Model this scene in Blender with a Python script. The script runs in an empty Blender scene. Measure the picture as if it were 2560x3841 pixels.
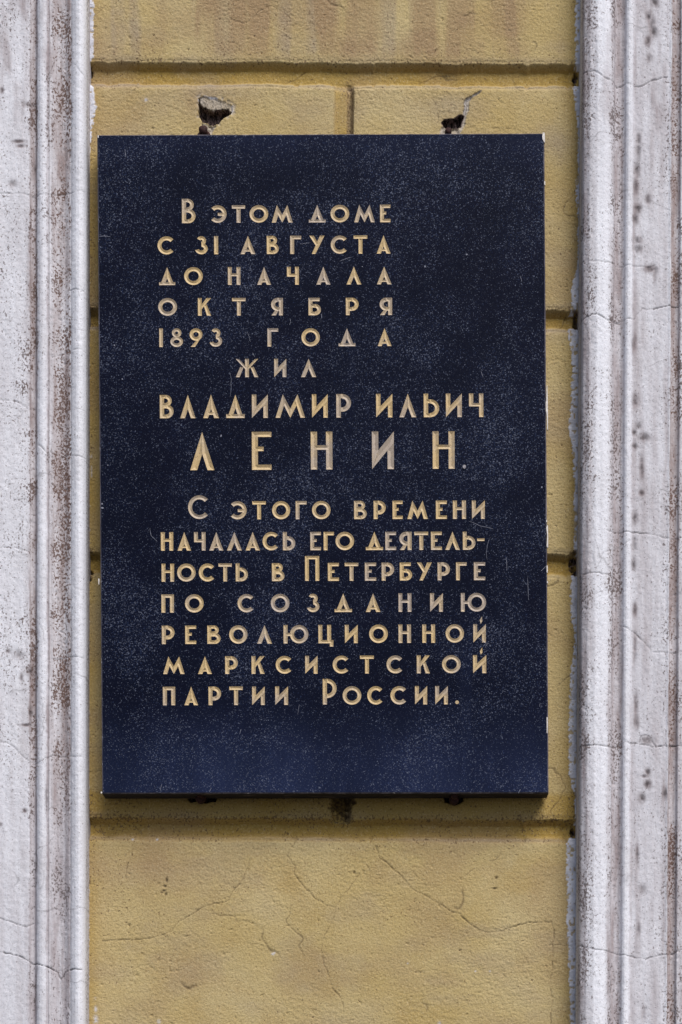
import bpy, math, random
import numpy as np
from mathutils import Vector
from mathutils.geometry import delaunay_2d_cdt

# ------------------------------------------------------------------ scale, camera, light
S = 0.00036            # metres per measured unit on the wall
D = 2.80               # camera to wall
PX, PY = 1440.0, 4500.0   # foot of the camera's axis on the wall, in wall units
CAMZ = 1.60
scn = bpy.context.scene

cam = bpy.data.cameras.new("camera")
camo = bpy.data.objects.new("camera", cam)
scn.collection.objects.link(camo)
cam.sensor_fit = 'VERTICAL'
cam.sensor_height = 24.0
cam.lens = 24.0 * D / (3841 * S)
cam.shift_x = (1280 - PX) / 3841.0
cam.shift_y = (PY - 1920.5) / 3841.0
cam.clip_start = 0.05
cam.clip_end = 1000
camo.location = (0, -D, CAMZ)
camo.rotation_euler = (math.radians(90), 0, 0)
scn.camera = camo

world = bpy.data.worlds.new("World")
scn.world = world
world.use_nodes = True
wn = world.node_tree
bg = wn.nodes["Background"]
sky = wn.nodes.new("ShaderNodeTexSky")
sky.sky_type = 'NISHITA'
sky.sun_disc = False
SUN_EL, SUN_AZ = math.radians(50), math.radians(27)
sky.sun_elevation = SUN_EL
sky.sun_rotation = math.pi - SUN_AZ
sky.air_density = 1.0
sky.dust_density = 2.0
sky.ozone_density = 1.0
wn.links.new(sky.outputs[0], bg.inputs[0])
bg.inputs[1].default_value = 0.062

sun = bpy.data.lights.new("sun", 'SUN')
sun.energy = 2.45
sun.angle = math.radians(36)
sun.color = (1.0, 0.955, 0.91)
suno = bpy.data.objects.new("sun", sun)
scn.collection.objects.link(suno)
sd = Vector((math.sin(SUN_AZ) * math.cos(SUN_EL), -math.cos(SUN_AZ) * math.cos(SUN_EL), math.sin(SUN_EL)))
suno.rotation_euler = sd.to_track_quat('Z', 'Y').to_euler()
suno.location = (1, -4, 6)

scn.view_settings.view_transform = 'Standard'
scn.view_settings.look = 'None'
scn.view_settings.exposure = 0.64
scn.view_settings.gamma = 1.0
scn.view_settings.use_curve_mapping = False
scn.cycles.max_bounces = 6

# ------------------------------------------------------------------ helpers
def tag(o, label=None, cat=None, group=None, kind=None):
    for k, v in (('label', label), ('category', cat), ('group', group), ('kind', kind)):
        if v:
            o[k] = v
    return o

def empty(name, loc=(0, 0, 0)):
    o = bpy.data.objects.new(name, None)
    o.location = loc
    o.empty_display_size = 0.05
    scn.collection.objects.link(o)
    return o

def mesh_np(name, V, F, mat, parent=None, smooth=False, marks=None, marks2=None):
    """V (n,3) world, F (m,3|4)"""
    me = bpy.data.meshes.new(name)
    V = np.asarray(V, dtype=np.float32)
    F = np.asarray(F, dtype=np.int32)
    off = np.zeros(3, np.float32)
    if parent is not None:
        off = np.array(parent.location, np.float32)
    V = V - off
    k = F.shape[1]
    me.vertices.add(len(V)); me.vertices.foreach_set("co", V.ravel())
    me.loops.add(F.size); me.loops.foreach_set("vertex_index", F.ravel())
    me.polygons.add(len(F))
    me.polygons.foreach_set("loop_start", np.arange(0, F.size, k, dtype=np.int32))
    me.polygons.foreach_set("loop_total", np.full(len(F), k, dtype=np.int32))
    me.polygons.foreach_set("use_smooth", np.full(len(F), smooth))
    me.update(calc_edges=True)
    for nm, mk in (("marks", marks), ("marks2", marks2)):
        if mk is not None:
            a = me.attributes.new(nm, 'FLOAT_COLOR', 'POINT')
            a.data.foreach_set("color", np.asarray(mk, np.float32).ravel())
    me.materials.append(mat)
    o = bpy.data.objects.new(name, me)
    scn.collection.objects.link(o)
    if parent is not None:
        o.parent = parent
    return o

def to_world(x, y, h):
    """wall-plane units and height in metres in front of the wall"""
    return (np.asarray(x) - PX) * S, -np.asarray(h), CAMZ + (PY - np.asarray(y)) * S

def flat(x, y, h):
    """a measured point lying h in front of the wall -> its wall-plane units"""
    k = (D - h) / D
    return PX + (np.asarray(x, float) - PX) * k, PY + (np.asarray(y, float) - PY) * k

# smooth value noise
_rs = np.random.RandomState(7)
_T = _rs.rand(256, 256).astype(np.float32)
def vn(u, v, su, sv=None, seed=0):
    sv = sv or su
    a = u / su + seed * 17.31 + 1000; b = v / sv + seed * 9.77 + 1000
    ia = np.floor(a).astype(np.int64); ib = np.floor(b).astype(np.int64)
    fa = a - ia; fb = b - ib
    fa = fa * fa * (3 - 2 * fa); fb = fb * fb * (3 - 2 * fb)
    i0 = ia & 255; i1 = (ia + 1) & 255; j0 = ib & 255; j1 = (ib + 1) & 255
    return ((_T[i0, j0] * (1 - fa) + _T[i1, j0] * fa) * (1 - fb) + (_T[i0, j1] * (1 - fa) + _T[i1, j1] * fa) * fb) * 2 - 1
def fbm(u, v, su, sv=None, seed=0, o=3, g=0.5):
    sv = sv or su
    r = 0; a = 1; t = 0
    for i in range(o):
        r = r + a * vn(u, v, su / 2 ** i, sv / 2 ** i, seed + i * 3); t += a; a *= g
    return r / t
def sst(e0, e1, x):
    t = np.clip((x - e0) / (e1 - e0), 0, 1)
    return t * t * (3 - 2 * t)

def poly_mask(P, x, y):
    """inside mask and distance to the outline"""
    P = np.asarray(P, float)
    ins = np.zeros(x.shape, bool)
    dist = np.full(x.shape, 1e9)
    n = len(P)
    for i in range(n):
        x0, y0 = P[i]; x1, y1 = P[(i + 1) % n]
        c = ((y0 > y) != (y1 > y)) & (x < (x1 - x0) * (y - y0) / ((y1 - y0) if y1 != y0 else 1e-9) + x0)
        ins ^= c
        dist = np.minimum(dist, seg_dist(x0, y0, x1, y1, x, y))
    return ins, dist
def seg_dist(x0, y0, x1, y1, x, y):
    dx, dy = x1 - x0, y1 - y0
    t = np.clip(((x - x0) * dx + (y - y0) * dy) / max(dx * dx + dy * dy, 1e-9), 0, 1)
    return np.hypot(x - x0 - t * dx, y - y0 - t * dy)

# ------------------------------------------------------------------ material helpers
class NT:
    def __init__(s, name):
        s.m = bpy.data.materials.new(name); s.m.use_nodes = True
        s.t = s.m.node_tree; s.b = s.t.nodes["Principled BSDF"]
        s.tc = s.t.nodes.new("ShaderNodeTexCoord")
    def n(s, k, **kw):
        x = s.t.nodes.new(k)
        for a, v in kw.items(): setattr(x, a, v)
        return x
    def link(s, a, b): s.t.links.new(a, b)
    def put(s, sock, v):
        if isinstance(v, (int, float)): sock.default_value = v
        elif isinstance(v, tuple): sock.default_value = (*v, 1.0) if len(v) == 3 else v
        else: s.link(v, sock)
    def coord(s, scale=(1, 1, 1), src='Object', rot=(0, 0, 0)):
        m = s.n("ShaderNodeMapping"); s.link(s.tc.outputs[src], m.inputs[0])
        m.inputs['Scale'].default_value = scale; m.inputs['Rotation'].default_value = rot
        return m.outputs[0]
    def noise(s, scale, detail=3, rough=0.5, co=None, dist=0.0):
        x = s.n("ShaderNodeTexNoise")
        if co is not None: s.link(co, x.inputs['Vector'])
        else: s.link(s.tc.outputs['Object'], x.inputs['Vector'])
        x.inputs['Scale'].default_value = scale; x.inputs['Detail'].default_value = detail
        x.inputs['Roughness'].default_value = rough; x.inputs['Distortion'].default_value = dist
        return x.outputs['Fac']
    def ramp(s, v, lo, hi, a=0.0, b=1.0, smooth=True):
        x = s.n("ShaderNodeMapRange"); x.interpolation_type = 'SMOOTHSTEP' if smooth else 'LINEAR'
        s.put(x.inputs[0], v); s.put(x.inputs[1], lo); s.put(x.inputs[2], hi)
        s.put(x.inputs[3], a); s.put(x.inputs[4], b)
        return x.outputs[0]
    def math(s, op, a, b=0.0, clamp=False):
        x = s.n("ShaderNodeMath", operation=op, use_clamp=clamp)
        s.put(x.inputs[0], a); s.put(x.inputs[1], b); return x.outputs[0]
    def mix(s, f, a, b):
        x = s.n("ShaderNodeMix", data_type='RGBA')
        s.put(x.inputs[0], f); s.put(x.inputs[6], a); s.put(x.inputs[7], b); return x.outputs[2]
    def attr(s, name):
        x = s.n("ShaderNodeAttribute", attribute_name=name)
        sp = s.n("ShaderNodeSeparateColor"); s.link(x.outputs['Color'], sp.inputs[0])
        return sp.outputs[0], sp.outputs[1], sp.outputs[2], x.outputs['Alpha']
    def bump(s, h, strength, dist, prev=None):
        x = s.n("ShaderNodeBump"); x.inputs['Strength'].default_value = strength
        x.inputs['Distance'].default_value = dist; s.link(h, x.inputs['Height'])
        if prev is not None: s.link(prev, x.inputs['Normal'])
        return x.outputs[0]
    def out(s, col, rough=0.8, normal=None, spec=0.3):
        s.put(s.b.inputs['Base Color'], col); s.put(s.b.inputs['Roughness'], rough)
        s.b.inputs['Specular IOR Level'].default_value = spec
        if normal is not None: s.link(normal, s.b.inputs['Normal'])
        return s.m

# yellow limewashed stucco; marks = (dirt, grey dust, crack, white paint); marks2 = (old brick, bare plaster, rusty wash, ochre shade)
def mat_yellow():
    t = NT("yellow_stucco")
    R, G, B, A = t.attr("marks"); R2, G2, B2, A2 = t.attr("marks2")
    n1 = t.noise(3.2, 4, 0.55); n2 = t.noise(14, 4, 0.6); n3 = t.noise(60, 3, 0.6)
    col = t.mix(t.ramp(n1, .36, .64), (.43, .328, .146), (.47, .378, .198))
    col = t.mix(t.ramp(n2, .45, .75, 0, .55), col, (.36, .255, .115))
    col = t.mix(t.ramp(n3, .5, .8, 0, .35), col, (.53, .42, .225))
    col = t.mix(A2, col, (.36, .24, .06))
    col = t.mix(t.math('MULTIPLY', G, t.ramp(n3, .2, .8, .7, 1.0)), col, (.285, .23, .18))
    col = t.mix(B2, col, (.31, .215, .12))
    # fine dark grit and pits
    g1 = t.noise(330, 2, 0.5, t.coord((1, 1, .8)))
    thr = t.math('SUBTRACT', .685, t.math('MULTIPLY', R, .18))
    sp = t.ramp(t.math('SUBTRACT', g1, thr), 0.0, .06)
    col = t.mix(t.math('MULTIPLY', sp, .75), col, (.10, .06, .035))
    g2 = t.noise(430, 3, 0.6)
    col = t.mix(t.ramp(g2, .5, .72, 0, .55), col, (.22, .15, .07))
    col = t.mix(t.ramp(g2, .28, .48, .35, 0), col, (.62, .52, .34))
    col = t.mix(G2, col, t.mix(t.ramp(n3, .3, .7), (.36, .31, .25), (.45, .41, .37)))
    col = t.mix(A, col, t.mix(t.ramp(n3, .4, .7), (.62, .63, .70), (.45, .45, .50)))
    br = t.noise(200, 3, 0.6, t.coord((2.4, 1, .5), rot=(0, .35, 0)))
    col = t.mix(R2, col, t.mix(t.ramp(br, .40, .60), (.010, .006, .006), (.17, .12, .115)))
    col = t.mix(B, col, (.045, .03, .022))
    b = t.bump(t.noise(260, 4, .65), .6, .0016)
    b = t.bump(t.noise(560, 2, .6), .6, .0010, b)
    return t.out(col, .88, b, .2)

# white painted plaster; marks = (speck density, mauve tone, crack/dark, brown)
def mat_white():
    t = NT("white_plaster_paint")
    R, G, B, A = t.attr("marks")
    n1 = t.noise(4.0, 4, .6); n2 = t.noise(30, 4, .6, t.coord((1, 1, .35)))
    col = t.mix(t.ramp(n1, .35, .65), (.775, .79, .86), (.695, .705, .77))
    col = t.mix(t.ramp(n2, .48, .8, 0, .45), col, (.50, .485, .51))
    st = t.noise(90, 4, .65, t.coord((1, 1, .14)))
    col = t.mix(t.math('MULTIPLY', G, t.ramp(st, .3, .7, .45, 1.0)), col, t.mix(A, (.33, .29, .31), (.27, .21, .205)))
    # specks, patchy
    pt = t.noise(26, 3, .6, t.coord((1, 1, .6)))
    den = t.math('MULTIPLY', R, t.ramp(pt, .34, .66, .45, 1.25))
    g1 = t.noise(330, 3, .6, t.coord((1.1, 1, .9)))
    thr = t.math('SUBTRACT', .655, t.math('MULTIPLY', den, .185))
    sp = t.ramp(t.math('SUBTRACT', g1, thr), 0.0, .05)
    spc = t.mix(A, (.15, .13, .135), (.12, .07, .055))
    col = t.mix(t.math('MULTIPLY', sp, t.ramp(den, 0, .8, .65, .95)), col, spc)
    g2 = t.noise(560, 2, .5)
    col = t.mix(t.ramp(g2, .52, .70, 0, .45), col, (.36, .335, .355))
    col = t.mix(B, col, (.055, .042, .045))
    b = t.bump(t.noise(330, 4, .7), .5, .0010)
    b = t.bump(g2, .4, .0006, b)
    return t.out(col, .80, b, .25)

def mat_granite():
    t = NT("dark_blue_granite")
    big = t.noise(7, 4, .6); mid = t.noise(38, 3, .6)
    # bluish tint, stronger along the lower rim and the top rim
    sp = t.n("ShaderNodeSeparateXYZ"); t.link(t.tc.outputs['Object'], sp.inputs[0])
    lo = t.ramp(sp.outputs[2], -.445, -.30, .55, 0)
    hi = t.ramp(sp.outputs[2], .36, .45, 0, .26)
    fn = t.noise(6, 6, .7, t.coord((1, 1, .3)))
    tint = t.math('MULTIPLY', t.math('ADD', t.math('ADD', lo, hi), .04), t.ramp(fn, .25, .72, .25, 1.0))
    # dried wash streaks
    stn = t.noise(34, 4, .6, t.coord((1, 1, .07)))
    tint = t.math('ADD', tint, t.ramp(stn, .60, .78, 0, .10))
    sc = t.noise(170, 3, .6, t.coord((.5, 1, 2.2), rot=(0, .5, 0)))
    tint = t.math('ADD', tint, t.ramp(sc, .70, .80, 0, .16), True)
    g1 = t.noise(400, 2, .7); g2 = t.noise(620, 2, .6); g3 = t.noise(330, 3, .7)
    dens = t.math('ADD', t.ramp(big, .35, .68, -.03, .03), t.ramp(mid, .3, .7, -.015, .015))
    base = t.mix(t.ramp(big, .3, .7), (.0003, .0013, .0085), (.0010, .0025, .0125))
    base = t.mix(tint, base, (.020, .031, .085))
    col = t.mix(t.ramp(t.math('ADD', g1, dens), .56, .70, 0, .9), base, t.mix(tint, (.017, .028, .068), (.042, .060, .140)))
    col = t.mix(t.ramp(t.math('ADD', g3, dens), .62, .72, 0, .4), col, (.052, .066, .12))
    col = t.mix(t.ramp(t.math('ADD', g2, dens), .595, .71, 0, .85), col, (.125, .143, .20))
    b = t.bump(g1, .12, .0003)
    return t.out(col, t.ramp(g3, .3, .7, .5, .7), b, .06)

def mat_edge():
    t = NT("worn_granite_edge")
    n = t.noise(120, 3, .7, t.coord((1, 1, .25)))
    n2 = t.noise(90, 3, .7)
    col = t.mix(t.ramp(n, .35, .7), (.045, .042, .06), (.16, .145, .17))
    col = t.mix(t.ramp(n2, .62, .72), col, (.42, .40, .42))
    return t.out(col, .6, None, .3)

def mat_side():
    t = NT("rough_granite_side")
    n = t.noise(90, 3, .7, t.coord((.3, 1, 3)))
    col = t.mix(t.ramp(n, .55, .72), (.014, .012, .016), (.10, .085, .085))
    return t.out(col, .7, t.bump(t.noise(200, 3), .5, .001), .2)

def mat_gold():
    t = NT("faded_gold_paint")
    oi = t.n("ShaderNodeObjectInfo")
    w = t.noise(16, 3, .6, t.tc.outputs['Object'])
    w2 = t.noise(110, 3, .6)
    f = t.math('ADD', t.math('MULTIPLY', oi.outputs['Random'], .30), w)
    f = t.math('ADD', f, t.math('MULTIPLY', w2, .35))
    col = t.mix(t.ramp(f, .66, 1.08), (.545, .40, .20), (.39, .325, .27))
    g = t.noise(900, 2, .6)
    col = t.mix(t.ramp(g, .52, .66, 0, .7), col, (.17, .12, .08))
    col = t.mix(t.ramp(w2, .56, .74, 0, .5), col, (.72, .56, .33))
    return t.out(col, .55, t.bump(g, .3, .0004), .4)

def mat_plain(name, a, b, scale=200, rough=.8, bs=.4, bd=.001):
    t = NT(name)
    n = t.noise(scale, 3, .65)
    return t.out(t.mix(t.ramp(n, .35, .65), a, b), rough, t.bump(t.noise(scale * 2, 3), bs, bd), .25)

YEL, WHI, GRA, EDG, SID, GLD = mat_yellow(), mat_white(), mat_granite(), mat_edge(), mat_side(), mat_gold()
RUST = mat_plain("rusty_iron", (.018, .007, .007), (.05, .018, .016), 300, .75)
CHIPM = mat_plain("bare_white_stone", (.55, .51, .49), (.74, .70, .66), 200, .7)
SCRM = mat_plain("scratched_stone_dust", (.15, .16, .21), (.26, .27, .33), 400, .8)
PLUG = mat_plain("whitened_putty", (.20, .19, .22), (.38, .36, .37), 500, .8)
PAV = mat_plain("pavement_stone", (.055, .055, .055), (.09, .088, .085), 8, .9)

# ------------------------------------------------------------------ ground
pv = mesh_np("pavement", [(-200, -300, 0), (200, -300, 0), (200, 0.02, 0), (-200, 0.02, 0)], [(0, 1, 2, 3)], PAV)
tag(pv, kind='structure')

# ------------------------------------------------------------------ the wall's relief
KL, KR = 0.001, 0.0047       # lean of the left and right uprights
def lean(u): return KL + (KR - KL) * np.clip((u - 325) / 1840.0, -.3, 1.3)
def uv2plane(u, v):
    return u - lean(u) * (v - 1900), v + .0055 * (u - 1250) * (1 - .0 * v)
def plane2uv(x, y):
    v = y - .0055 * (x - 1250)
    return x + lean(x) * (v - 1900), v

GROOVES = [(233, 320), (1157, 1233), (2072, 2157), (3068, 3147)]
for k in range(1, 7):
    GROOVES.append((3068 + 960 * k, 3147 + 960 * k))
GROOVES = [(-727, -645)] + GROOVES
UL, UR = 337.0, 2167.0       # where the white mouldings rise from the wall (wall plane)
GD = .0105                    # groove depth

def img_uv(pts, h=0.0):
    out = []
    for x, y in pts:
        a, b = flat(x, y, h)
        u, v = plane2uv(a, b)
        out.append((float(u), float(v)))
    return out

K1 = 300 / 1568.0
def zp(pts, x0, y0, k=K1): return [(x0 + a * k, y0 + b * k) for a, b in pts]
holeL = img_uv(zp([(335, 240), (420, 215), (550, 235), (720, 265), (870, 310), (960, 370), (1010, 410), (1020, 500), (985, 560), (880, 610), (800, 690), (720, 760), (640, 790), (550, 775), (480, 740), (410, 715), (360, 620), (325, 520), (345, 400), (335, 330)], 680, 320))
plateL = img_uv(zp([(385, 262), (550, 240), (700, 262), (880, 345), (1000, 412), (1015, 530), (950, 530), (930, 480), (820, 475), (700, 485), (620, 520), (540, 485), (450, 420), (405, 350)], 680, 320))
bareL = img_uv(zp([(400, 740), (480, 760), (560, 790), (640, 800), (700, 800), (640, 880), (600, 960), (420, 960), (380, 860)], 680, 320))
holeR = img_uv(zp([(410, 735), (450, 680), (590, 655), (650, 665), (720, 590), (800, 590), (850, 400), (850, 300), (940, 235), (1080, 150), (1200, 100), (1150, 150), (1000, 240), (950, 330), (945, 480), (890, 600), (860, 800), (760, 830), (600, 850), (500, 860), (430, 790)], 1580, 320))
deepR = img_uv(zp([(410, 735), (450, 680), (590, 655), (650, 665), (720, 590), (830, 580), (835, 640), (790, 780), (700, 840), (500, 860), (430, 790)], 1580, 320))
slitR = img_uv(zp([(835, 590), (850, 400), (842, 300), (930, 225), (1195, 90), (1205, 110), (960, 260), (880, 330), (895, 430), (870, 560)], 1580, 320))
bareR = img_uv(zp([(380, 830), (440, 800), (500, 860), (700, 840), (800, 790), (860, 800), (760, 960), (370, 960)], 1580, 320))
chipHoles = [img_uv([(712, 3010), (705, 2975), (800, 2975), (815, 2992), (808, 3006), (770, 3012), (740, 3004)]),
             img_uv([(1668, 3006), (1665, 2975), (1742, 2975), (1738, 3005), (1715, 3018), (1690, 3014)])]
crumble = [((2163, 1192), 15, 34), ((2158, 2112), 20, 50), ((334, 2158), 14, 26), ((335, 258), 12, 20), ((2160, 285), 10, 28), ((2150, 3118), 10, 24)]

q = 1280 / 1568.0
def zq(pts, x0, y0): return [(x0 + a * q, y0 + b * q) for a, b in pts]
CR_Y = [  # cracks in the yellow stucco: (points, strength)
    (zq([(470, 795), (560, 790), (660, 787), (740, 770), (790, 750), (815, 712), (870, 680), (925, 645), (1000, 620), (1050, 610), (1065, 570), (1110, 520), (1140, 460), (1150, 420)], 0, 2880), .75),
    (zq([(613, 340), (605, 400), (585, 450), (580, 510)], 0, 2880), .5),
    (zq([(1355, 340), (1320, 405), (1355, 450), (1355, 490), (1400, 550), (1450, 600), (1500, 630), (1545, 640), (1530, 700), (1490, 770), (1475, 840), (1490, 900), (1515, 960), (1530, 1010), (1568, 1060), (1580, 1110), (1570, 1176)], 0, 2880), .6),
    (zq([(1545, 640), (1568, 600), (1600, 560), (1650, 490)], 0, 2880), .45),
    (zq([(1100, 800), (1200, 815), (1290, 830), (1400, 825), (1440, 860)], 0, 2880), .3),
    (zq([(160, 360), (175, 410), (230, 455), (290, 510), (320, 550), (400, 595), (470, 635), (490, 655), (545, 670), (590, 715), (650, 750), (710, 757), (760, 742), (820, 720), (880, 710), (965, 708), (980, 750), (972, 830), (972, 920), (960, 1000), (972, 1080), (960, 1130), (965, 1176)], 1280, 2880), .8),
    (zq([(975, 812), (1060, 818)], 1280, 2880), .6),
    (zq([(1355, 400), (1230, 395), (1080, 388), (980, 372), (860, 385), (700, 380), (440, 380)], 0, 0), .35),
    (zq([(60, 402), (200, 400), (380, 398), (410, 415), (560, 400), (760, 402), (1060, 404)], 1280, 0), .4),
    (zq([(370, 395), (410, 420), (440, 500), (450, 560)], 1280, 0), .45),
    (zq([(405, 110), (425, 85), (435, 40)], 0, 960), .5),
]
CR_W = [  # cracks in the white plaster
    (zq([(-60, 846), (0, 848), (60, 856), (100, 868), (150, 900), (215, 915), (262, 935), (270, 955), (280, 967), (290, 955), (300, 940), (330, 930), (380, 930)], 0, 2880), 1.0),
    (zq([(-60, 690), (0, 692), (40, 705), (90, 722), (125, 730), (150, 712)], 0, 2880), .8),
    (zq([(1075, 818), (1110, 825), (1160, 840), (1250, 850), (1330, 868), (1400, 880), (1460, 862), (1530, 850), (1568, 830), (1640, 820)], 1280, 2880), .7),
    (zq([(1085, 300), (1110, 290), (1160, 288), (1200, 292), (1255, 300)], 1280, 1920), .9),
    (zq([(1160, 285), (1180, 250), (1200, 195), (1260, 170), (1320, 140)], 1280, 1920), .4),
    (zq([(1220, 90), (1330, 95), (1430, 100), (1480, 120), (1568, 118), (1640, 120)], 1280, 1920), .85),
    (zq([(1280, 520), (1340, 550), (1390, 590), (1425, 640), (1500, 648), (1568, 640)], 1280, 1920), .6),
    (zq([(1090, 1080), (1200, 1080), (1260, 1082), (1300, 1062), (1380, 1065), (1430, 1080), (1500, 1075), (1568, 1072), (1640, 1070)], 1280, 1920), .85),
    (zq([(1370, 1058), (1378, 1032), (1395, 1020), (1420, 1030), (1430, 1055), (1445, 1078)], 1280, 1920), .85),
    (zq([(1095, 310), (1110, 295), (1150, 282), (1175, 283), (1220, 303), (1270, 305), (1310, 295), (1345, 290), (1385, 240), (1420, 245), (1480, 232), (1568, 225), (1640, 230)], 1280, 960), .9),
    (zq([(1115, 340), (1160, 342), (1210, 372), (1250, 380), (1270, 395), (1310, 385), (1345, 398), (1385, 392), (1440, 365), (1500, 355)], 1280, 0), .8),
    (zq([(0, 660), (60, 665), (95, 675), (125, 700)], 0, 960), .6),
    (zq([(320, 160), (350, 163), (395, 168)], 0, 960), .7),
    (zq([(240, 465), (290, 445), (330, 435), (395, 440)], 0, 960), .5),
    (zq([(180, 870), (215, 900), (240, 930), (310, 920), (395, 932)], 0, 960), .6),
    (zq([(0, 160), (70, 165), (130, 180)], 0, 1920), .4),
    (zq([(225, 680), (300, 670), (385, 675)], 0, 1920), .6),
    (zq([(0, 1050), (60, 1075), (90, 1110), (160, 1160), (240, 1120), (385, 1130)], 0, 1920), .5),
    (zq([(-50, 880), (0, 885), (100, 890), (170, 900), (330, 890), (390, 885)], 0, 0), .5),
    (zq([(340, 300), (375, 340), (395, 360)], 0, 0), .5),
    (zq([(1095, 30), (1140, 36), (1420, 50), (1445, 42)], 1280, 960), .4),
]
SPOTS = [(a * q + 1280, b * q + y0, r1, r2, k) for (a, b, y0, r1, r2, k) in [
    (1440, 10, 0, 10, 14, .9), (1415, 75, 0, 7, 12, .9), (1430, 110, 0, 7, 24, .6), (1437, 145, 0, 9, 16, .95), (1410, 190, 0, 8, 14, .8), (1415, 270, 0, 9, 14, .5),
    (1368, 640, 0, 6, 20, .6), (1366, 690, 0, 6, 30, .7), (1360, 780, 0, 8, 20, .7), (1355, 860, 0, 7, 22, .7), (1410, 915, 0, 8, 16, .7), (1365, 960, 0, 10, 14, .9), (1352, 1005, 0, 8, 14, .8), (1365, 1105, 0, 12, 10, .85), (1365, 1145, 0, 12, 12, .7),
    (1420, 60, 960, 18, 10, .7), (1442, 90, 960, 5, 18, .5), (1350, 665, 960, 10, 20, .5), (1365, 780, 960, 8, 9, .8), (1348, 810, 960, 6, 8, .9), (1350, 875, 960, 8, 8, .9), (1392, 835, 960, 16, 12, .8), (1380, 975, 960, 6, 30, .7), (1380, 1090, 960, 7, 8, .9), (1345, 400, 960, 8, 30, .4),
    (1350, 30, 1920, 7, 16, .9), (1345, 240, 1920, 6, 18, .9), (1348, 150, 1920, 6, 24, .5), (1350, 450, 1920, 6, 20, .8), (1350, 640, 1920, 5, 60, .4), (1355, 880, 1920, 5, 40, .6), (1358, 970, 1920, 8, 16, .7), (1405, 1050, 1920, 16, 12, .6),
    (1410, 20, 2880, 7, 12, .9), (1395, 38, 2880, 9, 5, .8), (1408, 75, 2880, 9, 12, .95), (1383, 140, 2880, 10, 14, .95), (1487, 118, 2880, 6, 16, .9), (1383, 560, 2880, 12, 18, .4), (1365, 745, 2880, 6, 20, .5), (1360, 400, 2880, 5, 30, .5), (1390, 1130, 2880, 8, 30, .3)]]
SPOTS += [(a * q, b * q + y0, r1, r2, k) for (a, b, y0, r1, r2, k) in [
    (10, 415, 0, 5, 8, .8), (85, 650, 0, 16, 5, .8), (95, 672, 0, 12, 5, .6), (60, 845, 0, 14, 10, .4), (140, 480, 0, 20, 8, .5), (160, 775, 0, 6, 20, .5),
    (140, 730, 1920, 12, 14, .8), (125, 980, 1920, 18, 4, .8), (140, 930, 1920, 4, 26, .7), (98, 760, 1920, 5, 12, .5), (38, 640, 1920, 10, 8, .5), (85, 660, 1920, 20, 16, .35),
    (115, 197, 2880, 6, 6, .9), (217, 150, 2880, 4, 40, .6), (3, 262, 2880, 5, 5, .8)]]

def jag(pts, seed, amp=2.6, step=11):
    """a crack wanders: subdivide and jitter"""
    r = random.Random(seed); out = [pts[0]]
    for (x0, y0), (x1, y1) in zip(pts, pts[1:]):
        n = max(1, int(math.hypot(x1 - x0, y1 - y0) / step))
        for i in range(1, n + 1):
            t = i / n
            out.append((x0 + (x1 - x0) * t + r.uniform(-amp, amp), y0 + (y1 - y0) * t + r.uniform(-amp, amp)))
    return out
CRY_UV = [(jag(img_uv(p), i), s) for i, (p, s) in enumerate(CR_Y)]
CRW_UV = [(jag(img_uv(p, .037), 50 + i), s) for i, (p, s) in enumerate(CR_W)]
SP_UV = [(*img_uv([(x, y)], .036)[0], a, b, k) for x, y, a, b, k in SPOTS]

def crack_field(cracks, u, v, w=1.5):
    f = np.zeros(u.shape)
    u0, u1, v0, v1 = u.min(), u.max(), v.min(), v.max()
    for ci, (pts, s) in enumerate(cracks):
        for i, ((x0, y0), (x1, y1)) in enumerate(zip(pts, pts[1:])):
            if max(x0, x1) < u0 - 6 or min(x0, x1) > u1 + 6 or max(y0, y1) < v0 - 6 or min(y0, y1) > v1 + 6: continue
            m = (u > min(x0, x1) - 8) & (u < max(x0, x1) + 8) & (v > min(y0, y1) - 8) & (v < max(y0, y1) + 8)
            if not m.any(): continue
            d = seg_dist(x0, y0, x1, y1, u[m], v[m])
            ww = w * (.55 + .95 * (((i * 7 + ci * 3) % 9) / 9.0) ** 1.5)
            f[m] = np.maximum(f[m], s * np.exp(-(d / ww) ** 2))
    return f

RAG = np.array([(-900, 2150), (0, 2149), (200, 2152), (233, 2153), (330, 2142), (450, 2160), (640, 2164), (700, 2152), (800, 2163), (1000, 2164), (1060, 2142), (1150, 2138), (1240, 2128), (1320, 2142), (1400, 2145), (1500, 2140), (1600, 2133), (1700, 2148), (1800, 2157), (1900, 2155), (2060, 2156), (2200, 2143), (2300, 2144), (2400, 2160), (2500, 2144), (2700, 2139), (2900, 2139), (2990, 2162), (3080, 2162), (3160, 2130), (3300, 2134), (3500, 2135), (3800, 2150), (9000, 2150)], float)
LAG = np.array([(-900, 352), (0, 352), (220, 350), (240, 333), (315, 333), (330, 352), (400, 361), (480, 346), (600, 335), (9000, 335)], float)

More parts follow.
